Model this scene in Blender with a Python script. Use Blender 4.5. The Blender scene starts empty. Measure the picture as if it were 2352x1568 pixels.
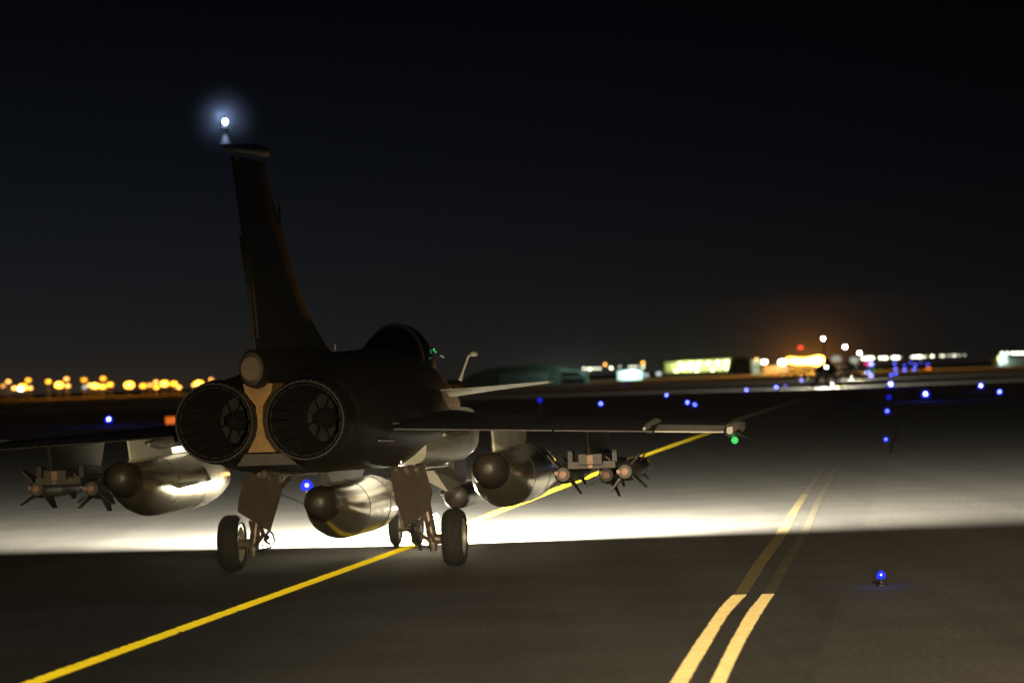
import bpy, math, random
from mathutils import Matrix, Vector
random.seed(7)
sc = bpy.context.scene
COL = sc.collection

# ------------------------------------------------------------------ camera
F, PW, PH, CH = 7150.0, 2352.0, 1568.0, 2.54      # focal length in px of a 2352 px wide frame
ROLL = math.atan(0.034)
HC = -(865 - 784) * math.cos(ROLL)
PITCH = math.atan(-HC / F)
def ray(px, py):
    u, v = px - PW / 2, -(py - PH / 2)
    c, s = math.cos(-ROLL), math.sin(-ROLL)
    u, v = u * c - v * s, u * s + v * c
    c, s = math.cos(PITCH), math.sin(PITCH)
    return Vector((u, F * c - v * s, F * s + v * c))
cam = bpy.data.cameras.new('camera'); co = bpy.data.objects.new('camera', cam); COL.objects.link(co)
f_ = ray(PW / 2, PH / 2).normalized(); r_ = (ray(PW / 2 + 10, PH / 2) - ray(PW / 2, PH / 2)).normalized(); u_ = r_.cross(f_)
mt = Matrix((r_, u_, -f_)).transposed().to_4x4(); mt.translation = (0, 0, CH); co.matrix_world = mt
cam.sensor_width = 36; cam.lens = F / PW * 36; cam.clip_start = 0.5; cam.clip_end = 9000
cam.dof.use_dof = True; cam.dof.focus_distance = 41.0; cam.dof.aperture_fstop = 1.5
sc.camera = co

# ------------------------------------------------------------------ world
w = bpy.data.worlds.new('World'); sc.world = w; w.use_nodes = True
nt = w.node_tree; nt.nodes.clear()
out = nt.nodes.new('ShaderNodeOutputWorld'); bg = nt.nodes.new('ShaderNodeBackground'); bg2 = nt.nodes.new('ShaderNodeBackground')
sky = nt.nodes.new('ShaderNodeTexSky'); sky.sky_type = 'NISHITA'; sky.sun_disc = False
sky.sun_elevation = math.radians(-8); sky.sun_rotation = math.radians(200)
nt.links.new(sky.outputs[0], bg.inputs[0]); bg.inputs[1].default_value = 0.05
tc = nt.nodes.new('ShaderNodeTexCoord'); sp = nt.nodes.new('ShaderNodeSeparateXYZ')
nt.links.new(tc.outputs['Generated'], sp.inputs[0])
cr = nt.nodes.new('ShaderNodeValToRGB'); nt.links.new(sp.outputs[2], cr.inputs[0])
e = cr.color_ramp.elements
e[0].position = 0.0; e[0].color = (0.0125, 0.0130, 0.0132, 1)
e[1].position = 1.0; e[1].color = (0.0006, 0.0008, 0.0014, 1)
for p, c in ((0.012, (0.0112, 0.0120, 0.0126, 1)), (0.035, (0.0080, 0.0092, 0.0108, 1)), (0.07, (0.0040, 0.0050, 0.0072, 1)),
             (0.12, (0.0015, 0.0019, 0.0031, 1)), (0.3, (0.0009, 0.0011, 0.0020, 1))):
    n = e.new(p); n.color = c
# the town's glow is stronger to the left of the view than to the right
mr = nt.nodes.new('ShaderNodeMapRange'); nt.links.new(sp.outputs[0], mr.inputs[0])
mr.inputs[1].default_value = -0.16; mr.inputs[2].default_value = 0.17; mr.inputs[3].default_value = 1.0; mr.inputs[4].default_value = 0.36
nt.links.new(cr.outputs[0], bg2.inputs[0]); nt.links.new(mr.outputs[0], bg2.inputs[1])
last = None
def town_glow(px, wid, hgt, color, strength):      # light of a lit district low in the sky, by compass direction
    global last
    d = ray(px, 865 - .034 * (px - 1176)); az = math.atan2(d.x, d.y)
    at2 = nt.nodes.new('ShaderNodeMath'); at2.operation = 'ARCTAN2'; nt.links.new(sp.outputs[0], at2.inputs[0]); nt.links.new(sp.outputs[1], at2.inputs[1])
    sb = nt.nodes.new('ShaderNodeMath'); sb.operation = 'SUBTRACT'; nt.links.new(at2.outputs[0], sb.inputs[0]); sb.inputs[1].default_value = az
    def gauss(src, wd):
        a = nt.nodes.new('ShaderNodeMath'); a.operation = 'DIVIDE'; nt.links.new(src, a.inputs[0]); a.inputs[1].default_value = wd
        b = nt.nodes.new('ShaderNodeMath'); b.operation = 'POWER'; nt.links.new(a.outputs[0], b.inputs[0]); b.inputs[1].default_value = 2
        return b.outputs[0]
    a1, a2 = gauss(sb.outputs[0], wid), gauss(sp.outputs[2], hgt)
    sm = nt.nodes.new('ShaderNodeMath'); sm.operation = 'ADD'; nt.links.new(a1, sm.inputs[0]); nt.links.new(a2, sm.inputs[1])
    sq = nt.nodes.new('ShaderNodeMath'); sq.operation = 'SQRT'; nt.links.new(sm.outputs[0], sq.inputs[0])
    ng_ = nt.nodes.new('ShaderNodeMath'); ng_.operation = 'MULTIPLY'; nt.links.new(sq.outputs[0], ng_.inputs[0]); ng_.inputs[1].default_value = -1
    ex = nt.nodes.new('ShaderNodeMath'); ex.operation = 'EXPONENT'; nt.links.new(ng_.outputs[0], ex.inputs[0])
    ml = nt.nodes.new('ShaderNodeMath'); ml.operation = 'MULTIPLY'; nt.links.new(ex.outputs[0], ml.inputs[0]); ml.inputs[1].default_value = strength
    b = nt.nodes.new('ShaderNodeBackground'); b.inputs[0].default_value = (*color, 1); nt.links.new(ml.outputs[0], b.inputs[1])
    a = nt.nodes.new('ShaderNodeAddShader'); nt.links.new(b.outputs[0], a.inputs[0]); nt.links.new(last if last else bg2.outputs[0], a.inputs[1]); last = a.outputs[0]
town_glow(1858, .0065, .0050, (1, .34, .05), .36)
town_glow(1300, .010, .004, (.8, 1, .9), .035)
town_glow(1620, .016, .005, (.7, 1, .5), .02)
town_glow(260, .06, .006, (1, .5, .12), .018)
ad = nt.nodes.new('ShaderNodeAddShader'); nt.links.new(bg.outputs[0], ad.inputs[0]); nt.links.new(last, ad.inputs[1])
nt.links.new(ad.outputs[0], out.inputs[0])

sc.view_settings.view_transform = 'Standard'; sc.view_settings.look = 'None'
sc.view_settings.exposure = 0; sc.view_settings.gamma = 1
sc.render.engine = 'CYCLES'
cy = sc.cycles
cy.use_denoising = True; cy.max_bounces = 6; cy.diffuse_bounces = 4; cy.glossy_bounces = 3; cy.volume_bounces = 0
cy.transparent_max_bounces = 8; cy.sample_clamp_indirect = 4; cy.caustics_reflective = False; cy.caustics_refractive = False
cy.use_adaptive_sampling = False

# ------------------------------------------------------------------ place of the near jet
JM = Vector((-2.38617, 42.30566, 0)); JA = 0.129579
FW = Vector((math.sin(JA), math.cos(JA), 0)); RT = Vector((math.cos(JA), -math.sin(JA), 0))
def J(X, Y, Z=0.0): return JM + RT * X + FW * Y + Vector((0, 0, Z))
def at(px, py, D):                       # the point seen at a pixel, D metres away
    d = ray(px, py); return Vector((0, 0, CH)) + d * (D / d.y)

def lamp(name, kind, loc, energy, color, parent=None, rot=None, **kw):
    l = bpy.data.lights.new(name, kind); l.energy = energy; l.color = color
    for k, v in kw.items(): setattr(l, k, v)
    o = bpy.data.objects.new(name, l); COL.objects.link(o); o.location = loc
    if rot is not None: o.rotation_euler = rot
    if parent: o.parent = parent
    return o
def aim(o, target):
    o.rotation_euler = (Vector(target) - o.location).to_track_quat('-Z', 'Y').to_euler()

# warm apron floodlight standing behind the photographer, to the right
fl = lamp('apron_floodlight', 'SPOT', (3, -25, 12), 200000, (1.0, 0.78, 0.50), spot_size=math.radians(21), spot_blend=1.0, shadow_soft_size=0.5)
aim(fl, (5.5, 22, 0))
# work light of the vehicle the photographer stands on
hl = lamp('vehicle_work_light', 'SPOT', (1.0, -0.8, 2.1), 38000, (1.0, 0.82, 0.46), spot_size=math.radians(20), spot_blend=1.0, shadow_soft_size=0.12)
aim(hl, (-2.0, 40, -2.1))
hl.scale = (2.2, 1, 1)

# ------------------------------------------------------------------ materials
def principled(name):
    m = bpy.data.materials.new(name); m.use_nodes = True
    return m, m.node_tree, m.node_tree.nodes['Principled BSDF']
def surf(name, c1, c2=None, rough=0.5, metal=0.0, scale=3.0, bump=0.0, bscale=40.0, coat=0.0, stretch=None, detail=4, rv=0.0):
    m, t, b = principled(name)
    b.inputs['Roughness'].default_value = rough; b.inputs['Metallic'].default_value = metal
    b.inputs['Coat Weight'].default_value = coat
    tc = t.nodes.new('ShaderNodeTexCoord'); mp = t.nodes.new('ShaderNodeMapping'); t.links.new(tc.outputs['Object'], mp.inputs[0])
    if stretch: mp.inputs['Scale'].default_value = stretch
    n = t.nodes.new('ShaderNodeTexNoise'); n.inputs['Scale'].default_value = scale; n.inputs['Detail'].default_value = detail
    t.links.new(mp.outputs[0], n.inputs[0])
    r = t.nodes.new('ShaderNodeValToRGB'); t.links.new(n.outputs[0], r.inputs[0])
    c2 = c2 or tuple(x * 0.7 for x in c1)
    r.color_ramp.elements[0].position = 0.35; r.color_ramp.elements[0].color = (*c2, 1)
    r.color_ramp.elements[1].position = 0.65; r.color_ramp.elements[1].color = (*c1, 1)
    t.links.new(r.outputs[0], b.inputs['Base Color'])
    if rv:
        q = t.nodes.new('ShaderNodeMapRange'); t.links.new(n.outputs[0], q.inputs[0])
        q.inputs[3].default_value = rough - rv; q.inputs[4].default_value = rough + rv
        t.links.new(q.outputs[0], b.inputs['Roughness'])
    if bump:
        n2 = t.nodes.new('ShaderNodeTexNoise'); n2.inputs['Scale'].default_value = bscale; n2.inputs['Detail'].default_value = 3
        t.links.new(mp.outputs[0], n2.inputs[0])
        bp = t.nodes.new('ShaderNodeBump'); bp.inputs['Strength'].default_value = bump; bp.inputs['Distance'].default_value = 0.02
        t.links.new(n2.outputs[0], bp.inputs['Height']); t.links.new(bp.outputs[0], b.inputs['Normal'])
    return m
def speckle(m, scale, lo, hi):          # light and dark stones of the aggregate
    t = m.node_tree; b = t.nodes['Principled BSDF']; src = b.inputs['Base Color'].links[0].from_socket
    tc = t.nodes.new('ShaderNodeTexCoord'); n = t.nodes.new('ShaderNodeTexNoise'); n.inputs['Scale'].default_value = scale; n.inputs['Detail'].default_value = 2
    t.links.new(tc.outputs['Object'], n.inputs[0])
    r = t.nodes.new('ShaderNodeMapRange'); t.links.new(n.outputs[0], r.inputs[0]); r.inputs[1].default_value = .3; r.inputs[2].default_value = .7; r.inputs[3].default_value = lo; r.inputs[4].default_value = hi
    mp = t.nodes.new('ShaderNodeMapping'); mp.inputs['Rotation'].default_value = (0, 0, JA); mp.inputs['Scale'].default_value = (.9, .03, 1); t.links.new(tc.outputs['Object'], mp.inputs[0])
    n3 = t.nodes.new('ShaderNodeTexNoise'); n3.inputs['Scale'].default_value = 1.0; n3.inputs['Detail'].default_value = 5; t.links.new(mp.outputs[0], n3.inputs[0])
    r3 = t.nodes.new('ShaderNodeMapRange'); t.links.new(n3.outputs[0], r3.inputs[0]); r3.inputs[1].default_value = .35; r3.inputs[2].default_value = .65; r3.inputs[3].default_value = .72; r3.inputs[4].default_value = 1.15
    mm = t.nodes.new('ShaderNodeMath'); mm.operation = 'MULTIPLY'; t.links.new(r.outputs[0], mm.inputs[0]); t.links.new(r3.outputs[0], mm.inputs[1])
    x = t.nodes.new('ShaderNodeVectorMath'); x.operation = 'SCALE'; t.links.new(src, x.inputs[0]); t.links.new(mm.outputs[0], x.inputs['Scale']); t.links.new(x.outputs[0], b.inputs['Base Color'])
def glow(name, color, strength, base=(0.02, 0.02, 0.02)):
    m, t, b = principled(name)
    b.inputs['Base Color'].default_value = (*base, 1)
    b.inputs['Emission Color'].default_value = (*color, 1); b.inputs['Emission Strength'].default_value = strength
    m.cycles.emission_sampling = 'NONE'
    return m
M = {}
M['asphalt'] = surf('asphalt', (0.075, 0.072, 0.066), (0.045, 0.043, 0.040), 0.92, scale=0.5, bump=0.35, bscale=26, detail=8)
M['concrete'] = surf('weathered asphalt', (0.080, 0.077, 0.070), (0.050, 0.048, 0.044), 0.95, scale=0.35, bump=0.4, bscale=9, detail=8)
speckle(M['asphalt'], 22, .45, 1.6); speckle(M['concrete'], 16, .45, 1.6)
M['sand'] = surf('dark infield', (0.016, 0.015, 0.013), (0.008, 0.008, 0.007), 0.98, scale=0.05, bump=0.5, bscale=2, detail=8)
M['yellow'] = surf('yellow paint', (0.95, 0.78, 0.010), (0.88, 0.68, 0.010), 0.8, scale=3)
M['old_yellow'] = surf('faded yellow paint', (0.34, 0.26, 0.09), (0.20, 0.155, 0.055), 0.9, scale=5, detail=8)
M['worn'] = surf('worn paint', (0.15, 0.125, 0.065), (0.08, 0.07, 0.045), 0.9, scale=2, detail=8)
M['cream'] = surf('pale yellow paint', (0.52, 0.42, 0.19), (0.42, 0.335, 0.15), 0.85, scale=7)
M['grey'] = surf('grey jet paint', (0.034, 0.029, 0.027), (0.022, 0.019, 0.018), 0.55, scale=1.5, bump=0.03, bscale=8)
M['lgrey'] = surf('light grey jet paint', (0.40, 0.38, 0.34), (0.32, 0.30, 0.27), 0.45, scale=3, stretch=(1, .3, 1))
M['pale'] = surf('bounce lit jet paint', (0.80, 0.78, 0.70), (0.62, 0.60, 0.54), 0.4, scale=5, stretch=(1, .3, 1))  # albedo raised to stand in for light bounced off the lit ground
M['tank'] = surf('grey tank paint', (0.82, 0.75, 0.58), (0.72, 0.66, 0.50), 0.22, metal=0.92, scale=1.6, stretch=(.5, 2, .5), rv=0.05)
M['cap'] = surf('dark cap paint', (0.045, 0.036, 0.030), None, 0.45, scale=6)
M['burnt'] = surf('burnt nozzle metal', (0.030, 0.023, 0.022), (0.014, 0.011, 0.011), 0.6, metal=0.3, scale=7)
M['liner'] = surf('sooty exhaust liner', (0.009, 0.006, 0.006), (0.003, 0.0025, 0.0025), 0.8, scale=9)
M['tan'] = surf('heat stained metal', (0.36, 0.20, 0.07), (0.24, 0.13, 0.045), 0.6, metal=0.2, scale=5)
M['ptan'] = surf('primer tan paint', (0.15, 0.10, 0.065), (0.12, 0.08, 0.052), 0.6, scale=12)
M['rubber'] = surf('tyre rubber', (0.020, 0.019, 0.018), None, 0.85, scale=20, bump=0.2, bscale=60)
M['rim'] = surf('painted wheel metal', (0.42, 0.40, 0.34), (0.25, 0.23, 0.2), 0.4, metal=0.5, scale=14)
M['leg'] = surf('gear leg metal', (0.22, 0.17, 0.14), (0.11, 0.085, 0.07), 0.4, metal=0.5, scale=10)
M['door'] = surf('gear door paint', (0.043, 0.026, 0.015), (0.030, 0.018, 0.011), 0.75, scale=6)
M['bomb'] = surf('bomb olive grey', (0.060, 0.052, 0.046), None, 0.5, scale=8)
M['fins'] = surf('bomb fin metal', (0.045, 0.040, 0.037), None, 0.5, scale=8)
M['brass'] = surf('copper bomb end', (0.30, 0.17, 0.12), (0.20, 0.11, 0.08), 0.45, metal=0.3, scale=20)
M['glass'] = surf('dark canopy glass', (0.010, 0.011, 0.013), None, 0.12, scale=2)
M['black'] = surf('black metal', (0.012, 0.012, 0.012), None, 0.6)
M['pole'] = surf('galvanised pole', (0.12, 0.12, 0.12), None, 0.6)
M['wall'] = surf('pale metal wall', (0.50, 0.50, 0.42), (0.42, 0.42, 0.36), 0.8, scale=0.3)
M['dwall'] = surf('dark green grey wall', (0.09, 0.11, 0.10), (0.06, 0.08, 0.07), 0.9, scale=0.2)
M['earth'] = surf('earth covered roof', (0.04, 0.045, 0.04), (0.02, 0.025, 0.02), 0.95, scale=0.3)

# ------------------------------------------------------------------ mesh helpers
def mesh_obj(name, verts, faces, mat, parent=None, smooth=35, loc=None, rot=None):
    me = bpy.data.meshes.new(name); me.from_pydata([tuple(v) for v in verts], [], faces); me.update()
    import bmesh
    bm = bmesh.new(); bm.from_mesh(me); bmesh.ops.recalc_face_normals(bm, faces=bm.faces); bm.to_mesh(me); bm.free()
    if smooth:
        me.polygons.foreach_set('use_smooth', [True] * len(me.polygons))
        me.set_sharp_from_angle(angle=math.radians(smooth))
    me.materials.append(M[mat] if isinstance(mat, str) else mat)
    o = bpy.data.objects.new(name, me); COL.objects.link(o)
    if parent: o.parent = parent
    if loc is not None: o.location = loc
    if rot is not None: o.rotation_euler = rot
    return o
class MB:
    def __init__(s): s.v = []; s.f = []
    def add(s, v, f):
        k = len(s.v); s.v += [tuple(a) for a in v]; s.f += [tuple(i + k for i in q) for q in f]; return s
    def loft(s, rings, cap0=True, cap1=True):
        n = len(rings[0]); v = [p for r in rings for p in r]; f = []
        for i in range(len(rings) - 1):
            for j in range(n):
                a, b = i * n + j, i * n + (j + 1) % n
                f.append((a, b, b + n, a + n))
        if cap0: f.append(tuple(range(n)))
        if cap1: f.append(tuple((len(rings) - 1) * n + j for j in range(n)))
        return s.add(v, f)
    def tube(s, pts, rad, n=12, cap=True):
        pts = [Vector(p) for p in pts]
        if not isinstance(rad, (list, tuple)): rad = [rad] * len(pts)
        rings = []; up = None
        for i, p in enumerate(pts):
            d = (pts[min(i + 1, len(pts) - 1)] - pts[max(i - 1, 0)]).normalized()
            if up is None: up = Vector((0, 0, 1)) if abs(d.z) < 0.9 else Vector((1, 0, 0))
            a = d.cross(up).normalized(); b = a.cross(d).normalized(); up = b
            rings.append([p + (a * math.cos(t) + b * math.sin(t)) * rad[i] for t in [2 * math.pi * k / n for k in range(n)]])
        return s.loft(rings, cap, cap)
    def box(s, c, d, taper=1.0):
        x, y, z = c; a, b, h = d[0] / 2, d[1] / 2, d[2] / 2
        v = [(x + sx * a * (taper if sz < 0 else 1), y + sy * b, z + sz * h) for sz in (-1, 1) for sx, sy in ((-1, -1), (1, -1), (1, 1), (-1, 1))]
        return s.add(v, [(0, 1, 2, 3), (4, 5, 6, 7), (0, 1, 5, 4), (1, 2, 6, 5), (2, 3, 7, 6), (3, 0, 4, 7)])
    def hull2(s, a, b):                 # two matching outlines joined into a solid
        n = len(a); return s.add(list(a) + list(b), [tuple(range(n)), tuple(range(n, 2 * n))] + [(i, (i + 1) % n, n + (i + 1) % n, n + i) for i in range(n)])
    def lathe(s, prof, n=28, axis='Y', o=(0, 0, 0), closed=False):
        rings = []
        for (y, r) in prof:
            rr = max(r, 0.0015)
            ring = []
            for k in range(n):
                t = 2 * math.pi * k / n; a, b = rr * math.cos(t), rr * math.sin(t)
                p = (a, y, b) if axis == 'Y' else ((y, a, b) if axis == 'X' else (a, b, y))
                ring.append((p[0] + o[0], p[1] + o[1], p[2] + o[2]))
            rings.append(ring)
        if closed:
            rings.append(rings[0])
            return s.loft(rings, False, False)
        return s.loft(rings)
    def sphere(s, c, r, n=12, sq=(1, 1, 1)):
        prof = [(-math.cos(math.pi * i / 8) * r, math.sin(math.pi * i / 8) * r) for i in range(9)]
        q = MB().lathe(prof, n, 'Z'); return s.add([(c[0] + x * sq[0], c[1] + y * sq[1], c[2] + z * sq[2]) for x, y, z in q.v], q.f)
    def build(s, name, mat, parent=None, **k): return mesh_obj(name, s.v, s.f, mat, parent, **k)
def LATHE_OPEN(prof, n):
    q = MB(); rings = [[(max(r, .002) * math.cos(2 * math.pi * k / n), y, max(r, .002) * math.sin(2 * math.pi * k / n)) for k in range(n)] for y, r in prof]
    return q.loft(rings, False, True)
def tag(o, label=None, cat=None, group=None, kind=None):
    if label: o['label'] = label
    if cat: o['category'] = cat
    if group: o['group'] = group
    if kind: o['kind'] = kind
    return o
def empty(name, loc, rz=0.0):
    o = bpy.data.objects.new(name, None); COL.objects.link(o); o.location = loc; o.rotation_euler = (0, 0, rz); o.empty_display_size = 0.3
    return o
def copy_tree(o, parent=None):
    c = o.copy(); COL.objects.link(c); c.parent = parent
    for ch in o.children: copy_tree(ch, c)
    return c
def spline(pts, n):                     # Catmull-Rom through 2D points
    P = [pts[0]] + list(pts) + [pts[-1]]; res = []
    for i in range(1, len(P) - 2):
        for k in range(n):
            t = k / n; a, b, c, d = P[i - 1], P[i], P[i + 1], P[i + 2]
            res.append(tuple(0.5 * (2 * b[j] + (c[j] - a[j]) * t + (2 * a[j] - 5 * b[j] + 4 * c[j] - d[j]) * t * t + (-a[j] + 3 * b[j] - 3 * c[j] + d[j]) * t ** 3) for j in range(len(b))))
    res.append(tuple(pts[-1])); return res

# ------------------------------------------------------------------ ground, taxiway, markings
def sheet(name, pts, z, mat):
    return tag(mesh_obj(name, [(p[0], p[1], z) for p in pts], [tuple(range(len(pts)))], mat, smooth=0), kind='structure')
def jq(*pts): return [J(x, y)[:2] for x, y in pts]
sheet('ground', [(-4500, -400), (4500, -400), (4500, 7500), (-4500, 7500)], 0.0, 'sand')
sheet('taxiway', jq((-24, -70), (6.9, -70), (6.9, 47.5), (6.9, 2600), (-9.0, 2600), (-9.0, 75), (-24, 62)), 0.006, 'asphalt')
sheet('taxiway_shoulder', jq((6.9, -70), (42, -70), (42, 55), (6.9, 47.5)), 0.006, 'concrete')
sheet('crossing_taxiway', jq((-12, 316), (60, 330), (120, 350), (120, 400), (-12, 372)), 0.003, 'asphalt')
def stripe(name, x0, x1, y0, y1, mat, z=0.024, n=1):
    return sheet(name, jq((x0, y0), (x1, y0), (x1, y1), (x0, y1)), z, mat)
def ribbed(name, left, right, mat, h=0.012, step=0.12):     # low ribs added to catch the lamps, standing in for retroreflective paint
    def X(e, y):
        e = sorted(e, key=lambda p: p[1])
        if y <= e[0][1]: return e[0][0]
        for a, b in zip(e, e[1:]):
            if y <= b[1]: return a[0] + (b[0] - a[0]) * (y - a[1]) / (b[1] - a[1])
        return e[-1][0]
    ys = [p[1] for p in left]; y0, y1 = min(ys), max(ys)
    v, f = [], []; n = int((y1 - y0) / step); rnd = random.Random(3)
    for k in range(n):
        y = y0 + k * step; a = h * rnd.uniform(.7, 1.1); x0, x1 = X(left, y) - rnd.uniform(0, .006), X(right, y) + rnd.uniform(0, .006)
        if rnd.random() < .03: x1 -= rnd.uniform(.0, .04)
        q = [(x0, y, .0065), (x1, y, .0065), (x1, y + .004, .0075 + a), (x0, y + .004, .0075 + a), (x1, y + step, .0068), (x0, y + step, .0068)]
        b = len(v); v += [tuple(J(px, py, pz)) for px, py, pz in q]; f += [(b, b + 1, b + 2, b + 3), (b + 3, b + 2, b + 4, b + 5), (b, b + 3, b + 5), (b + 1, b + 4, b + 2)]
    return tag(mesh_obj(name, v, f, mat, smooth=0), kind='structure')
ribbed('yellow_centre_line', [(-.04, -40), (-.04, 5.1)], [(.14, -40), (.14, 5.1)], 'yellow')
ribbed('yellow_centre_line', [(-.04, 5.1), (-.24, 18.5), (-.62, 49), (-.80, 91)], [(.14, 5.1), (-.06, 18.5), (-.42, 49), (-.58, 91)], 'yellow', h=.008)
def strip(name, left, right, mat):
    return sheet(name, jq(*(left + right[::-1])), 0.0072, mat)
ribbed('faded_centre_line', [(-0.78, 91), (-1.36, 116), (-1.45, 232), (-2.5, 500)], [(-0.60, 91), (-1.17, 116), (-1.26, 232), (-2.3, 500)], 'old_yellow', h=.008, step=.4)
ribbed('edge_line', [(5.95, -30), (5.74, -16.26), (5.71, -14.38), (5.68, -12.15), (5.66, -9.73), (5.65, -8.59), (5.66, -7.37), (5.69, -6.5)], [(6.1, -30), (5.88, -16.29), (5.85, -14.41), (5.83, -12.53), (5.8, -10.93), (5.79, -9.16), (5.81, -7.53), (5.83, -6.5)], 'cream')
ribbed('edge_line', [(6.28, -30), (6.07, -16.33), (6.04, -14.45), (6.01, -12.57), (5.99, -10.61), (5.98, -8.8), (6.0, -7.48), (6.01, -6.5)], [(6.4, -30), (6.19, -16.35), (6.16, -14.48), (6.14, -12.61), (6.13, -10.65), (6.13, -8.84), (6.13, -7.63), (6.14, -6.5)], 'cream')
strip('faded_edge_line', [(5.68, -6.5), (5.61, -1.07), (5.59, 5.29), (5.57, 6.39), (5.49, 13.43), (5.44, 20.84)], [(5.83, -6.5), (5.78, -1.13), (5.76, 4.57), (5.75, 6.54), (5.64, 13.34), (5.57, 20.76)], 'old_yellow')
strip('worn_edge_line', [(5.44, 20.84), (5.38, 31.6), (5.33, 39.8), (4.9, 75)], [(5.57, 20.76), (5.52, 29.45), (5.43, 38.39), (5.0, 75)], 'worn')
strip('worn_edge_line', [(6.01, -6.5), (5.96, -.55), (5.96, 5.1), (5.94, 7.35), (5.82, 16.33), (5.73, 32.35), (5.68, 45)], [(6.14, -6.5), (6.10, -1.26), (6.08, 6.39), (6.06, 7.77), (5.92, 17.63), (5.84, 31.21), (5.76, 45)], 'worn')
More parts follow.
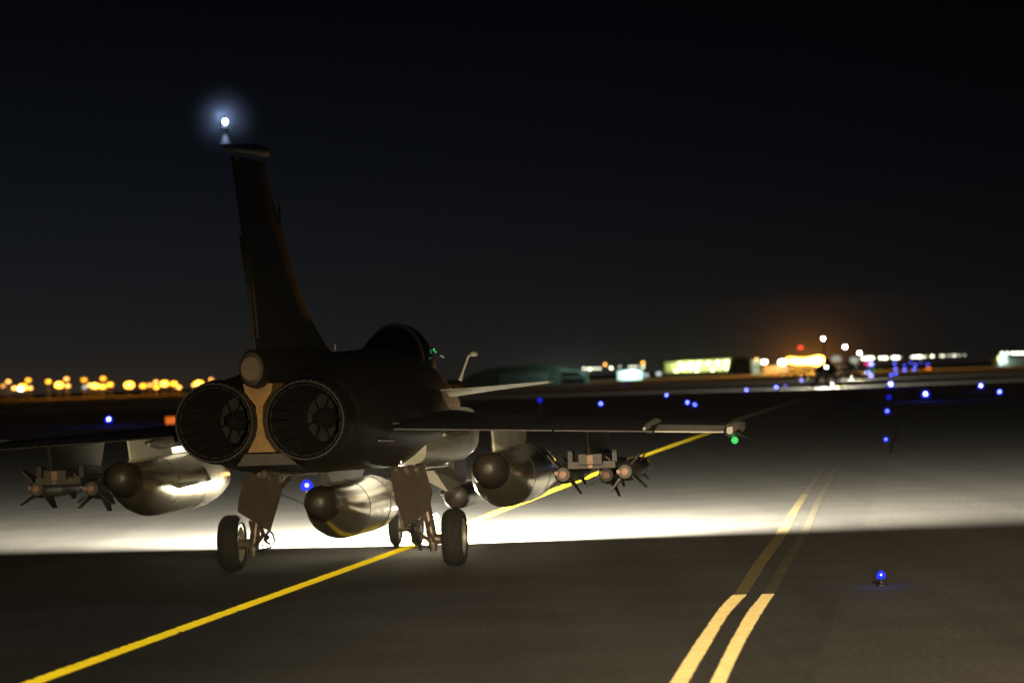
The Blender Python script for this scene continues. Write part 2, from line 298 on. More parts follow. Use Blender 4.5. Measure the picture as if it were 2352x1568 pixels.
# pavement joint where the newer surface ends
# ------------------------------------------------------------------ the jet
def make_jet():
    jet = empty('fighter_jet', JM, -JA)
    # fuselage
    S = [(-4.75, .62, 1.66, .98, 2.12, .66, 2.50, 2.58), (-4.3, .74, 1.58, 1.09, 2.12, .76, 2.56, 2.68), (-3.2, .82, 1.44, 1.17, 2.05, .80, 2.60, 2.82),
         (-1.2, .88, 1.38, 1.28, 1.98, .84, 2.64, 2.93), (1, .92, 1.34, 1.30, 1.96, .80, 2.66, 2.98), (2.6, .80, 1.36, 1.16, 2.0, .70, 2.68, 3.03),
         (3.6, .50, 1.48, .90, 2.25, .62, 2.72, 3.04), (4.6, .42, 1.56, .80, 2.32, .56, 2.74, 2.98), (6.0, .34, 1.58, .70, 2.30, .48, 2.62, 2.80),
         (7.4, .26, 1.66, .56, 2.20, .36, 2.44, 2.56), (8.7, .16, 1.84, .34, 2.12, .22, 2.28, 2.34), (9.5, .06, 2.00, .14, 2.08, .09, 2.13, 2.15), (9.85, .008, 2.07, .012, 2.08, .01, 2.09, 2.095)]
    S = spline(S, 4); rings = []
    for (Y, wb, zb, wm, zm, ws, zs, zt) in S:
        h = [(0, zb), (wb * .55, zb + .01 * wb), (wb, zb + .12 * (zm - zb)), (wm * .99, zm - .35 * (zm - zb)), (wm, zm), ((wm + ws) / 2 + .04 * wm, (zm + zs) / 2), (ws, zs), (ws * .5, zs + (zt - zs) * .72), (0, zt)]
        h = spline(h, 3)
        ring = [(x, Y, z) for x, z in h] + [(-x, Y, z) for x, z in h[-2:0:-1]]
        rings.append(ring)
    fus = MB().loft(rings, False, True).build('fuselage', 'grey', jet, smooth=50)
    # dark seams and panel strips along the side
    for s in (1,):
        MB().tube([(s * 1.14, -3.4, 1.80), (s * 1.2, -2.7, 1.78)], 0.012, 6).build('panel_strip', 'lgrey', fus)
    # spine hump and tail pod
    MB().lathe([(-5.42, .0), (-5.42, .12), (-5.40, .15), (-5.3, .17), (-4.6, .20), (-3.6, .22), (-2.0, .21), (-.5, .16), (0.6, .06), (.9, .0)], 24).build('tail_pod', 'grey', jet, loc=(-.02, 0, 2.74))
    MB().lathe([(-5.435, .0), (-5.435, .118), (-5.415, .122), (-5.415, .0)], 24).build('parachute_cover', 'ptan', jet, loc=(-.02, 0, 2.74))
    jet.children[-1].scale = (1, 1, 1.35); jet.children[-2].scale = (1, 1, 1.2)
    # canopy
    cs = [(2.6, .05, 3.02, 3.03), (3.2, .24, 2.88, 3.14), (3.9, .37, 2.80, 3.27), (4.8, .43, 2.76, 3.38), (5.5, .44, 2.74, 3.39), (6.1, .40, 2.72, 3.26), (6.7, .31, 2.68, 2.98), (7.2, .18, 2.60, 2.68), (7.35, .06, 2.56, 2.58)]
    rings = []
    for (Y, ww, z0, z1) in spline(cs, 3):
        h = [(ww * math.sin(t) if t > math.pi / 2 else ww * max(math.sin(t), 0) , 0) for t in [0]]
        ring = [(ww * math.cos(t), Y, z0 + (z1 - z0) * max(0, math.sin(t)) ** .9) for t in [math.pi * k / 14 for k in range(15)]]
        rings.append(ring)
    cn = MB().loft(rings).build('canopy', 'glass', jet, smooth=60)
    for Y, ww, z0, z1 in ((4.75, .435, 2.76, 3.385),):
        MB().tube([(ww * 1.01 * math.cos(t), Y, z0 + (z1 - z0) * 1.01 * max(0, math.sin(t)) ** .9) for t in [math.pi * k / 14 for k in range(15)]], .02, 6).build('canopy_frame', 'black', cn)
    MB().box((.40, 6.02, 3.00), (.02, .03, .03)).box((.425, 6.02, 2.965), (.03, .03, .012)).build('display_glint', GREEN, cn)  # tiny glowing boxes stand in for display reflections on the canopy
    MB().box((.50, 6.1, 2.90), (.03, .03, .01)).box((.53, 6.1, 2.88), (.015, .03, .012)).build('display_glint', PALE, cn)  # paler reflection streaks, also made as glowing boxes
    # wings
    def wing(s):
        def rib(x, yl, yt, z, th):
            pr = [(0, 0), (.04, .35), (.2, .85), (.45, 1.0), (.75, .6), (1, .07)]
            c = yl - yt
            up = [(s * x, yl - c * a, z + th * b / 2) for a, b in pr]; lo = [(s * x, yl - c * a, z - th * b / 2) for a, b in pr[1:]]
            return up + lo[::-1]
        rings = [rib(.9, 4.9, -2.75, 2.02, .20), rib(1.25, 4.45, -2.75, 2.00, .19), rib(1.42, 3.6, -2.74, 1.985, .18), rib(2.4, 2.5, -2.62, 1.95, .15), rib(3.9, .85, -2.45, 1.88, .10), rib(5.42, -.85, -2.28, 1.82, .06)]
        wg = MB().loft(rings).build('wing', 'grey', jet, smooth=45)
        for x0, x1 in ((1.32, 3.28), (3.31, 4.52), (4.55, 5.4)):
            def te(x):
                k = (x - 1.25) / 4.17; return (-2.75 + .47 * k, 2.0 - .18 * k)
            a, b = te(x0), te(x1)
            dz = -.0
            o1 = [(s * x0, a[0], a[1] + .016), (s * x0, a[0] - .62, a[1] - .05 + dz), (s * x0, a[0] - .62, a[1] - .068 + dz), (s * x0, a[0], a[1] - .02)]
            o2 = [(s * x1, b[0], b[1] + .014), (s * x1, b[0] - .60, b[1] - .05 + dz), (s * x1, b[0] - .60, b[1] - .066 + dz), (s * x1, b[0], b[1] - .018)]
            MB().hull2(o1, o2).build('elevon', 'lgrey' if x0 > 4 else 'grey', wg, smooth=0)  # outermost elevon lighter: light near the wing tip put into its colour
        # missile rail on the tip
        rl = MB().loft([[(s * (5.50 + a * k), y, 1.80 + b * k) for a, b in ((-.07, -.06), (-.03, -.10), (.03, -.10), (.07, -.04), (.06, .06), (-.06, .06))] for y, k in ((-3.3, .55), (-3.1, 1), (-1.2, 1), (-.6, .7), (-.2, .25))]).build('tip_rail', 'lgrey', jet, smooth=30)
        MB().sphere((s * 5.55, -3.16, 1.665), .045, 10, (1, 1, 1)).build('navigation_light', GREEN if s > 0 else RED, rl)
        MB().hull2([(s * 5.56, -3.35, 1.77), (s * 5.56, -2.7, 1.80), (s * 5.56, -2.8, 1.70)], [(s * 5.80, -3.35, 1.68), (s * 5.76, -2.9, 1.70), (s * 5.76, -3.0, 1.665)]).build('rail_fin', 'grey', rl, smooth=0)
        # pylons
        for x, y0, y1, zb, zt, wd in ((2.39, -2.15, 1.4, 1.60, 1.88, .13), (3.57, -1.75, 1.1, 1.50, 1.83, .13)):
            o1 = []
            for z in (zt, zb):
                k = 0 if z == zt else .12
                o1.append([(s * (x + wd / 2 * c), y0 + (y1 - y0) * t + (k if t < .5 else -k * 2), z) for t, c in ((0, -.25), (0, .25), (.06, 1), (.8, 1), (1, .1), (1, -.1), (.8, -1), (.06, -1))])
            MB().loft(o1).build('pylon', 'pale' if x < 3 else 'grey', jet, smooth=30)  # lit inner pylon gets the bright paint, shaded outer one the dark
        for x in (1.9, 4.42):
            MB().tube([(s * x, -3.0, 1.84), (s * x, -2.4, 1.83), (s * x, -1.2, 1.86), (s * x, -.6, 1.9)], [.02, .07, .08, .01], 10).build('actuator_fairing', 'lgrey', jet)
        # rack between pylon and bombs
        rk = MB().box((s * 3.57, -.55, 1.44), (.30, 1.9, .13)).box((s * 3.57, -.55, 1.36), (.62, 1.6, .09)).build('bomb_rack', 'bomb', jet, smooth=0)
        MB().box((s * 3.57, -1.51, 1.44), (.075, .03, .12)).box((s * 3.57, -1.51, 1.345), (.06, .03, .04)).build('rack_end_plate', 'brass', rk, smooth=0)
        for xx in (3.28, 3.86):
            MB().box((s * xx, -1.1, 1.47), (.06, .25, .16)).build('rack_lug', 'fins', rk, smooth=0)
    wing(1); wing(-1)
    # canards
    for s in (1, -1):
        def rib(x, yl, yt, z, th, ti):
            c = yl - yt; pr = [(0, 0), (.15, .8), (.45, 1), (1, .08)]
            up = [(s * x, yl - c * a, z + th * b / 2 + (a - .4) * c * ti) for a, b in pr]; lo = [(s * x, yl - c * a, z - th * b / 2 + (a - .4) * c * ti) for a, b in pr[1:]]
            return up + lo[::-1]
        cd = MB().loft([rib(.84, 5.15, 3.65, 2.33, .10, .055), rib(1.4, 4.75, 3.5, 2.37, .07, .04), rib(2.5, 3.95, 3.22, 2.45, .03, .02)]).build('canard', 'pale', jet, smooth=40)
    # intake ducts either side
    for s in (1, -1):
        R = []
        for Y, xi, xo, zb, zt in ((-.2, .5, 1.22, 1.40, 1.86), (1.6, .5, 1.36, 1.33, 1.95), (3.2, .55, 1.36, 1.34, 2.05), (4.35, .62, 1.30, 1.42, 2.12)):
            cx, cz, a, b = (xi + xo) / 2, (zb + zt) / 2, (xo - xi) / 2, (zt - zb) / 2
            R.append([(s * (cx + a * math.copysign(abs(math.cos(t)) ** .6, math.cos(t))), Y, cz + b * math.copysign(abs(math.sin(t)) ** .6, math.sin(t))) for t in [2 * math.pi * k / 20 for k in range(20)]])
        MB().loft(R).build('air_intake', 'pale', jet, smooth=40)
    # tail fin
    def fc(y, z, t): return (t, y, z)
    ol = [(-5.25, 2.95), (-5.42, 3.74), (-5.74, 4.30), (-5.98, 4.85), (-6.20, 5.22), (-4.38, 5.25), (-4.08, 4.98), (-3.58, 4.55), (-2.9, 4.04), (-2.04, 3.52), (-1.5, 3.28), (-.86, 3.06), (-.24, 2.92)]
    fin = MB(); cy_ = sum(p[0] for p in ol) / len(ol); 
    def tf(y, z): return .075 - .045 * min(1, max(0, (z - 2.95) / 2.3))
    a = [(-.01, y, z) for y, z in ol]; b = [(.01, y, z) for y, z in ol]
    m1 = [( .0 + tf(y, z), y + (-y - 3.9 + (z - 3) * -.45) * .22, z if 2.98 < z < 5.2 else z) for y, z in ol]; m2 = [(-x, y, z) for x, y, z in m1]
    fin.loft([m2, a, b, m1])
    fo = fin.build('tail_fin', 'grey', jet, smooth=30)
    MB().hull2([(.05, y, z) for y, z in ((-5.22, 3.1), (-5.40, 3.74), (-5.70, 4.30), (-4.95, 4.32), (-4.6, 3.1))], [(-.05, y, z) for y, z in ((-5.22, 3.1), (-5.40, 3.74), (-5.70, 4.30), (-4.95, 4.32), (-4.6, 3.1))]).build('rudder', 'grey', fo, smooth=0)
    MB().tube([(0, -6.52, 5.29), (0, -6.45, 5.29), (0, -6.1, 5.31), (0, -4.9, 5.37), (0, -4.35, 5.38), (0, -4.12, 5.36)], [.012, .03, .055, .075, .065, .02], 14).build('fin_tip_pod', 'black', fo)
    MB().tube([(0, -6.1, 5.20), (0, -5.2, 5.17)], [.03, .03], 8).build('fin_antenna', 'lgrey', fo)
    MB().box((.035, -3.70, 4.62), (.02, .03, .30)).build('formation_strip', 'grey', fo, rot=None)
    bc = MB().lathe([(-.03, .075), (.04, .06), (.12, .042), (.145, .045), (.155, .07), (.165, .07), (.172, .0)], 16, 'Z').build('beacon_mount', 'black', fo, loc=(0, -6.46, 5.36))
    # engines
    for s, cx in ((-1, -.535), (1, .57)):
        nz = MB().lathe([(-4.55, .50), (-4.8, .515), (-5.05, .50), (-5.22, .475), (-5.22, .455), (-5.0, .44), (-4.6, .40), (-4.55, .40)], 48, closed=True).build('engine_nozzle', 'burnt', jet, loc=(cx, 0, 2.11), smooth=30)
        pt = MB()
        for k in range(18):
            t0 = 2 * math.pi * (k + .08) / 18; t1 = 2 * math.pi * (k + .92) / 18
            o1 = [(r * math.cos(t), y, r * math.sin(t)) for t in (t0, t1) for y, r in ((-5.19, .435), (-4.5, .33))]
            o2 = [(r * math.cos(t), y, r * math.sin(t)) for t in (t0, t1) for y, r in ((-5.19, .420), (-4.5, .31))]
            pt.hull2([o1[0], o1[1], o1[3], o1[2]], [o2[0], o2[1], o2[3], o2[2]])
        pt.build('nozzle_petals', 'liner', nz, smooth=0)
        LATHE_OPEN([(-4.48, .36), (-4.0, .35), (-3.4, .33), (-3.38, .0)], 32).build('exhaust_duct', 'liner', nz)
        MB().lathe([(-4.35, .0), (-4.2, .09), (-3.8, .13), (-3.7, .0)], 20).build('exhaust_cone', 'liner', nz)
        sp = MB()
        for k in range(9):
            t = 2 * math.pi * k / 9
            sp.tube([(.10 * math.cos(t), -4.0, .10 * math.sin(t)), (.30 * math.cos(t), -3.8, .30 * math.sin(t))], .008, 6)
        sp.build('flame_holder', 'liner', nz)
        rg = MB()
        for k in range(36):
            t = 2 * math.pi * k / 36
            rg.tube([(.50 * math.cos(t), -4.62, .50 * math.sin(t)), (.505 * math.cos(t), -4.85, .505 * math.sin(t)), (.478 * math.cos(t), -5.2, .478 * math.sin(t))], .012, 5)
        rg.build('outer_petals', 'burnt', nz)
    # heat stained fairing between the nozzles
    wd = [(-.20, 2.56), (.16, 2.56), (.14, 2.46), (.035, 2.30), (.02, 2.1), (.05, 1.92), (.17, 1.74), (-.17, 1.74), (-.07, 1.92), (-.045, 2.1), (-.055, 2.30), (-.18, 2.46)]
    MB().hull2([(x, -5.06, z) for x, z in wd], [(x * 1.3, -4.5, z) for x, z in wd]).build('engine_fairing', 'tan', jet, smooth=0)
    MB().hull2([(x, -5.0, z) for x, z in ((-.22, 1.72), (.26, 1.72), (.42, 1.58), (-.32, 1.58))], [(x, -4.3, z) for x, z in ((-.22, 1.72), (.26, 1.72), (.42, 1.50), (-.32, 1.50))]).build('belly_fairing', 'cap', jet, smooth=0)
    # arrestor hook
    MB().tube([(.0, -4.9, 1.50), (0, -3.4, 1.42), (0, -1.8, 1.38)], [.03, .03, .035], 8).tube([(.0, -4.98, 1.47), (0, -4.9, 1.50)], [.05, .04], 8).build('arrestor_hook', 'leg', jet)
    # refuelling probe
    MB().tube([(.77, 6.2, 2.52), (.80, 6.3, 2.64), (.895, 6.32, 2.89)], [.03, .018, .016], 8).sphere((.975, 6.34, 2.915), .05, 12, (1.25, 1.4, .8)).tube([(.89, 6.32, 2.88), (.96, 6.34, 2.915)], .016, 8).build('refuelling_probe', 'pale', jet)
    MB().tube([(0, -.1, 2.98), (0, -.1, 3.06)], .012, 6).build('spine_antenna', 'lgrey', jet)
    # main gear
    def tyre(name, x, y, r, wd, mat='rubber'):
        h = wd / 2
        pr = [(-h * .72, r * .62), (-h, r * .74), (-h * .98, r * .86), (-h * .72, r * .96), (-h * .35, r), (-h * .3, r * .985), (-h * .26, r), (0, r), (h * .26, r), (h * .3, r * .985), (h * .35, r), (h * .72, r * .96), (h * .98, r * .86), (h, r * .74), (h * .72, r * .62)]
        return pr
    for s in (-1, 1):
        kx = 1.535
        lg = MB().tube([(s * 1.0, .05, 1.42), (s * 1.13, .02, .95), (s * 1.20, 0, .60), (s * 1.235, 0, .36), (s * 1.24, 0, .22)], [.085, .08, .062, .075, .05], 14)
        lg.tube([(s * 1.22, 0, .385), (s * 1.56, 0, .385)], [.085, .05], 14).build('main_gear_leg', 'leg', jet)
        lg = jet.children[-1]
        h = .14
        MB().lathe([(a, b) for a, b in tyre('t', 0, 0, .385, .28)], 44, 'X', closed=True).build('tyre', 'rubber', lg, loc=(s * kx, 0, .405))
        MB().lathe([(-.11, .245), (-.125, .25), (-.125, .225), (-.07, .205), (-.065, .12), (-.10, .11), (-.10, .06), (.10, .06), (.10, .11), (.065, .12), (.07, .205), (.125, .225), (.125, .25), (.11, .245)], 36, 'X', closed=True).build('wheel_rim', 'rim', lg, loc=(s * kx, 0, .405))
        MB().lathe([(-.11, .0), (-.11, .09), (-.085, .10), (-.085, .17), (-.03, .18), (-.03, 0)], 18, 'X').build('brake_pack', 'black', lg, loc=(s * kx, 0, .405))
        lg.children[-1].rotation_euler = (0, 0, 0 if s > 0 else math.pi)
        MB().tube([(s * 1.14, -.10, .70), (s * 1.05, -.22, .52), (s * 1.20, -.08, .36)], [.03, .035, .03], 8).tube([(s * 1.26, -.08, .70), (s * 1.2, -.2, .52), (s * 1.27, -.07, .36)], .022, 8).build('torque_link', 'leg', lg)
        hs = MB()
        hs.tube([(s * 1.12, -.1, .62), (s * 1.02, -.12, .60), (s * .94, -.12, .52), (s * .92, -.1, .42), (s * .98, -.1, .34), (s * 1.1, -.1, .30), (s * 1.2, -.05, .28)], .013, 6)
        hs.tube([(s * 1.14, -.14, .66), (s * 1.06, -.16, .52), (s * 1.02, -.14, .42), (s * 1.10, -.12, .36)], .012, 6)
        hs.tube([(s * 1.0, -.12, .56), (s * 1.06, -.14, .44), (s * .98, -.12, .38)], .02, 6).tube([(s * 1.06, -.1, .5), (s * 1.0, -.1, .46)], .03, 8).tube([(s * 1.08, -.1, .33), (s * 1.08, -.1, .24)], .025, 8)
        hs.build('brake_hose', 'black', lg)
        MB().tube([(s * 1.1, .05, .9), (s * .75, 1.1, 1.40)], [.04, .04], 10).tube([(s * 1.02, .0, 1.28), (s * .62, -.1, 1.42)], [.035, .035], 8).build('drag_brace', 'leg', lg)
        if s < 0: dp = [(-1.27, 1.36), (-1.37, 1.0), (-1.39, .84), (-.97, .555), (-.82, 1.02), (-.775, 1.36)]
        else: dp = [(.72, 1.36), (.775, .92), (.90, .555), (1.22, .78), (1.27, 1.02), (1.17, 1.40)]
        MB().hull2([(x, -.18 + .22 * (x - s * 1.05), z) for x, z in dp], [(x, -.155 + .22 * (x - s * 1.05), z) for x, z in dp]).build('gear_door', 'door', lg, smooth=0)
        MB().hull2([(s * 1.22, .4, 1.30), (s * 1.22, 1.9, 1.32), (s * .9, 1.9, 1.30), (s * .9, .4, 1.28)], [(s * 1.40, .4, 1.02), (s * 1.40, 1.9, 1.06), (s * 1.38, 1.9, 1.05), (s * 1.38, .4, 1.01)]).build('bay_door', 'lgrey', jet, smooth=0)
        for k in range(3):
            MB().tube([(s * (.80 + .14 * k), -.25, 1.34), (s * (.82 + .14 * k), -.1, 1.20 + .02 * k)], [.03, .02], 8).build('hydraulic_line', 'rim', lg)
    # nose gear
    ng = MB().tube([(0, 5.1, 1.55), (0, 5.24, .62), (0, 5.26, .28)], [.07, .06, .05], 14).tube([(-.2, 5.26, .275), (.2, 5.26, .275)], .04, 12).tube([(0, 5.2, .8), (0, 6.2, 1.55)], .035, 8).build('nose_gear_leg', 'leg', jet)
    for x in (-.165, .165):
        MB().lathe([(a, b) for a, b in tyre('t', 0, 0, .27, .15)], 36, 'X', closed=True).build('nose_tyre', 'rubber', ng, loc=(x, 5.26, .29))
        MB().lathe([(-.05, .165), (-.05, .03), (.05, .03), (.05, .165)], 28, 'X', closed=True).build('nose_wheel_rim', 'rim', ng, loc=(x, 5.26, .29))
    MB().lathe([(0, .03), (.02, .09), (.09, .11), (.10, .10), (.10, .0)], 20).build('landing_lamp', LAMPW, ng, loc=(0, 5.36, 1.02))
    MB().box((0, 5.72, 1.075), (.9, .62, .012)).build('beam_block_plate', 'grey', ng, smooth=0)  # plate added above the lamps to block their upward light
    MB().box((.30, 5.0, 1.30), (.03, .9, .45)).build('nose_gear_door', 'lgrey', jet, smooth=0)
    MB().hull2([(-.06, 1.6, 1.36), (.06, 1.6, 1.36), (.06, -1.3, 1.36), (-.06, -1.3, 1.36)], [(-.05, 1.4, 1.22), (.05, 1.4, 1.22), (.05, -.9, 1.22), (-.05, -.9, 1.22)]).build('pylon', 'lgrey', jet, smooth=0)
    MB().box((1.16, 2.9, 1.20), (.10, 1.2, .32)).build('pod_pylon', 'grey', jet, smooth=0)
    return jet

GREEN = glow('green light', (0.06, 0.9, 0.16), .8); RED = glow('red light', (1.0, 0.05, 0.02), 6.0); PALE = glow('pale green glint', (0.5, 1, 0.7), 0.6)
LAMPW = glow('white lamp', (1, .95, .8), 60); STROBE = glow('strobe lens', (0.42, 0.50, 1.0), 16.0)
jet = make_jet()
tag(jet, 'nearest grey twin-engine fighter jet, seen from behind with a blue-white strobe on its fin', 'fighter jet', 'fighter jets taxiing in line')
fin = [c for c in jet.children if c.name == 'tail_fin'][0]
MB().sphere((0, 0, 0), .040, 14, (1, 1, 1.1)).build('strobe_lens', STROBE, fin, loc=(0, -6.46, 5.59))
strobe_l = lamp('strobe_bulb', 'POINT', (0, -6.55, 5.63), 60, (0.45, 0.6, 1.0), parent=fin, shadow_soft_size=0.02)
ng = [c for c in jet.children if c.name == 'nose_gear_leg'][0]
# landing and taxi lamps on the nose leg: light only the half ahead of them
LL = (1.0, 0.91, 0.70)
l1 = lamp('taxi_beam_wide', 'SPOT', (0, 5.55, 1.0), 140000, LL, parent=ng, rot=(math.radians(90), 0, 0), spot_size=math.radians(178.5), spot_blend=0.7, shadow_soft_size=0.05)
l2 = lamp('landing_beam', 'SPOT', (0, 5.55, 1.0), 42000, LL, parent=ng, rot=(math.radians(80), 0, math.radians(-8)), spot_size=math.radians(80), spot_blend=1.0, shadow_soft_size=0.05)
MB().sphere((0, 0, 0), .045, 12).build('taxi_lamp', glow('taxi lamp glass', (1, .93, .8), 60), ng, loc=(.47, 5.2, .46))
MB().tube([(.20, 5.22, .50), (.44, 5.2, .47)], .018, 8).build('lamp_bracket', 'leg', ng)
for sx in (-1, 1):        # light spilling back from the lamp, over its shield
    lamp('taxi_lamp_spill', 'SPOT', (.47, 5.12, .47), 4000, LL, parent=ng, rot=(math.radians(90 + 25), 0, math.radians(180 - sx * 20)), spot_size=math.radians(49), spot_blend=0.35, shadow_soft_size=0.04)
lamp('taxi_beam_low', 'SPOT', (0, 5.6, 1.0), 400000, LL, parent=ng, rot=(math.radians(40), 0, 0), spot_size=math.radians(72), spot_blend=0.5, shadow_soft_size=0.05)  # extra beam added so the bright ground bounces light onto the underside
lamp('tip_glow', 'POINT', (5.55, -3.17, 1.56), 0.25, (0.1, 1, 0.2), parent=jet, shadow_soft_size=0.03)

def halo_ball(loc, r, dens, name='haze'):  # local ball of scattering air, added to draw a halo around the strobe
    o = MB().sphere((0, 0, 0), r, 20).build(name, 'pole', loc=loc)
    m = bpy.data.materials.new('lamp mist'); m.use_nodes = True; n = m.node_tree; n.nodes.clear()
    ou = n.nodes.new('ShaderNodeOutputMaterial'); v = n.nodes.new('ShaderNodeVolumePrincipled'); tc = n.nodes.new('ShaderNodeTexCoord')
    ln = n.nodes.new('ShaderNodeVectorMath'); ln.operation = 'LENGTH'; mr = n.nodes.new('ShaderNodeMapRange'); mr.interpolation_type = 'SMOOTHSTEP'
    n.links.new(tc.outputs['Object'], ln.inputs[0]); n.links.new(ln.outputs['Value'], mr.inputs[0])
    mr.inputs[1].default_value = 0; mr.inputs[2].default_value = r * .95; mr.inputs[3].default_value = dens; mr.inputs[4].default_value = 0
    n.links.new(mr.outputs[0], v.inputs['Density']); v.inputs['Color'].default_value = (.85, .92, 1, 1)
    n.links.new(v.outputs[0], ou.inputs['Volume']); o.data.materials.clear(); o.data.materials.append(m)
    return tag(o, kind='stuff')
halo_ball(J(0, -6.5, 5.62), .50, .032)
# ------------------------------------------------------------------ stores hung under the jet
def store(name, X, Y, Z, pitch=0.0, base=None):
    o = empty(name, J(X, Y, Z) if base is None else base(X, Y, Z), -JA); o.rotation_euler = (pitch, 0, -JA); return o
def drop_tank(X, Y, Z, L, label, fins=True):
    t = store('drop_tank', X, Y, Z, math.radians(-0.3))
    R = .40
    pr = [(.42, .235), (.5, .26), (.8, .315), (1.15, .36), (1.55, .395), (1.8, R), (3.2, R), (4.2, .39), (4.9, .33), (5.5, .24), (5.9, .14), (6.15, .05), (6.2, 0)]
    pr = [(a if a < 2 else 2 + (a - 2) * (L - 2) / 4.2, b) for a, b in pr]
    def up(y): return .15 * max(0.0, 1 - max(0.0, y - .2) / 1.25) ** 1.3
    def off(q): q.v = [(x, y, z + up(y)) for x, y, z in q.v]; return q
    body = off(MB().lathe([(.42, 0)] + pr, 48)).build('tank_body', 'tank', t, smooth=25)
    off(MB().lathe([(.005, 0), (.0, .03), (.02, .10), (.07, .16), (.16, .205), (.28, .228), (.41, .238), (.415, .0)], 40)).build('tail_cap', 'cap', t, smooth=40)
    for y in (1.75, 3.4):
        MB().lathe([(y - .012, R - .004), (y - .012, R + .002), (y + .012, R + .002), (y + .012, R - .004)], 48, closed=True).build('seam_band', 'black', body)
    tag(t, label, 'drop tank', 'drop tanks under the near jet'); return t
drop_tank(-2.39, -2.75, 1.26, 6.2, 'grey drop tank under the left wing, between the hanging bombs and the left wheel')
drop_tank(2.39, -2.75, 1.24, 6.2, 'grey drop tank under the right wing, above and right of the right wheel')
drop_tank(0.0, -1.75, 0.84, 5.8, 'grey drop tank under the belly, hanging lowest between the two main wheels')
def bomb(X, Y, Z, label, tw=0.0):
    b = store('guided_bomb', X, Y, Z); b.rotation_euler = (0, tw, -JA)
    body = MB().lathe([(0, .07), (.0, .09), (.10, .125), (.55, .14), (2.0, .14), (2.5, .12), (2.9, .06), (3.05, .0)], 20).build('bomb_body', 'bomb', b)
    MB().lathe([(-.03, .0), (-.03, .05), (.02, .055), (.02, 0)], 16).build('motor_end', 'brass', b, loc=(.0, 0, 0))
    MB().lathe([(-.025, .0), (-.025, .028), (.02, .03), (.02, 0)], 12).build('umbilical_socket', 'brass', b, loc=(-.085, 0, .01))
    for k in range(4):
        t = math.pi / 4 + k * math.pi / 2
        c, s_ = math.cos(t), math.sin(t)
        def P(r, y, q): return (c * r - s_ * q, y, s_ * r + c * q)
        MB().hull2([P(.10, .08, -.012), P(.33, .03, -.008), P(.34, .22, -.008), P(.12, .50, -.012)], [P(.10, .08, .012), P(.33, .03, .008), P(.34, .22, .008), P(.12, .50, .012)]).build('tail_fin', 'fins', b, smooth=0)
        if k % 2 == 0 or True:
            MB().hull2([P(.12, 1.3, -.008), P(.24, 1.25, -.006), P(.24, 1.4, -.006), P(.12, 1.75, -.008)], [P(.12, 1.3, .008), P(.24, 1.25, .006), P(.24, 1.4, .006), P(.12, 1.75, .008)]).build('mid_fin', 'fins', b, smooth=0)
    tag(b, label, 'bomb', 'guided bombs on the two racks'); return b
bomb(3.17, -1.15, 1.24, 'finned bomb on the right wing rack, nearest the drop tank', .1)
bomb(3.97, -1.00, 1.25, 'finned bomb on the right wing rack, outermost toward the green tip light', -.1)
bomb(3.57, .55, 1.16, 'finned bomb on the right wing rack, lower and set forward between two others', .3)
bomb(-3.17, -1.15, 1.24, 'finned bomb on the left wing rack, nearest the drop tank', -.1)
bomb(-3.97, -1.00, 1.25, 'finned bomb on the left wing rack, outermost toward the picture edge', .1)
bomb(-3.57, .55, 1.16, 'finned bomb on the left wing rack, lower and set forward between two others', .3)
tp = store('targeting_pod', 1.20, 2.4, .86)
MB().lathe([(0, 0), (.01, .10), (.05, .165), (.12, .185), (.3, .19), (2.0, .19), (2.3, .15), (2.4, .05), (2.42, 0)], 32).build('pod_body', 'cap', tp)
MB().box((-.17, .15, .10), (.07, .02, .025)).box((-.20, .15, .02), (.07, .02, .02)).box((-.03, .15, .20), (.07, .02, .025)).build('pod_fitting', 'rim', tp)
MB().sphere((-.17, .25, .06), .09, 12).build('cooling_scoop', 'black', tp)
tag(tp, 'short dark round-ended pod hanging straight above the right main wheel', 'sensor pod')

# ------------------------------------------------------------------ the line of jets ahead
ORD = [('second', 1899, 352.0), ('third', 1948, 521.0), ('fourth', 1979, 785.0)]
dark_names = ('strobe_bulb', 'tip_glow', 'taxi_lamp_spill', 'taxi_beam_low')
FARST = glow('far strobe', (0.75, 0.82, 1.0), 1.0)
def set_strobe(j, power, r):
    for c in j.children_recursive:
        if c.name.startswith('strobe_lens'):
            c.data = c.data.copy(); c.data.materials.clear(); m = glow('far strobe lens', (0.72, 0.82, 1.0), power); c.data.materials.append(m); c.scale = (r, r, r)
def kill_lights(j, names):
    for c in list(j.children_recursive):
        if c.type == 'LIGHT' and any(c.name.startswith(n) for n in names): bpy.data.objects.remove(c)
jets = []
for k, (w_, px, D) in enumerate(ORD):
    c = copy_tree(jet)
    hz = 865 - .034 * (px - 1176)
    g = at(px, hz + CH * F / D, D); g.z = 0
    c.location = g; c.rotation_euler = (0, 0, -JA + (.0, -.02, -.03)[k])
    c['label'] = ('dark fighter jet silhouette far ahead, largest of the distant ones, lit by its own beam',
                  'distant fighter jet behind the first far silhouette, middle one of the three white strobes',
                  'most distant fighter jet, smallest and lowest of the three white strobes')[k]
    kill_lights(c, dark_names + (() if k == 0 else ('landing_beam',) if k == 1 else ('landing_beam', 'taxi_beam')))
    jets.append(c)
set_strobe(jets[0], 900, 2.0); set_strobe(jets[1], 1500, 2.6); set_strobe(jets[2], 3000, 3.2)
j2 = jets[0]
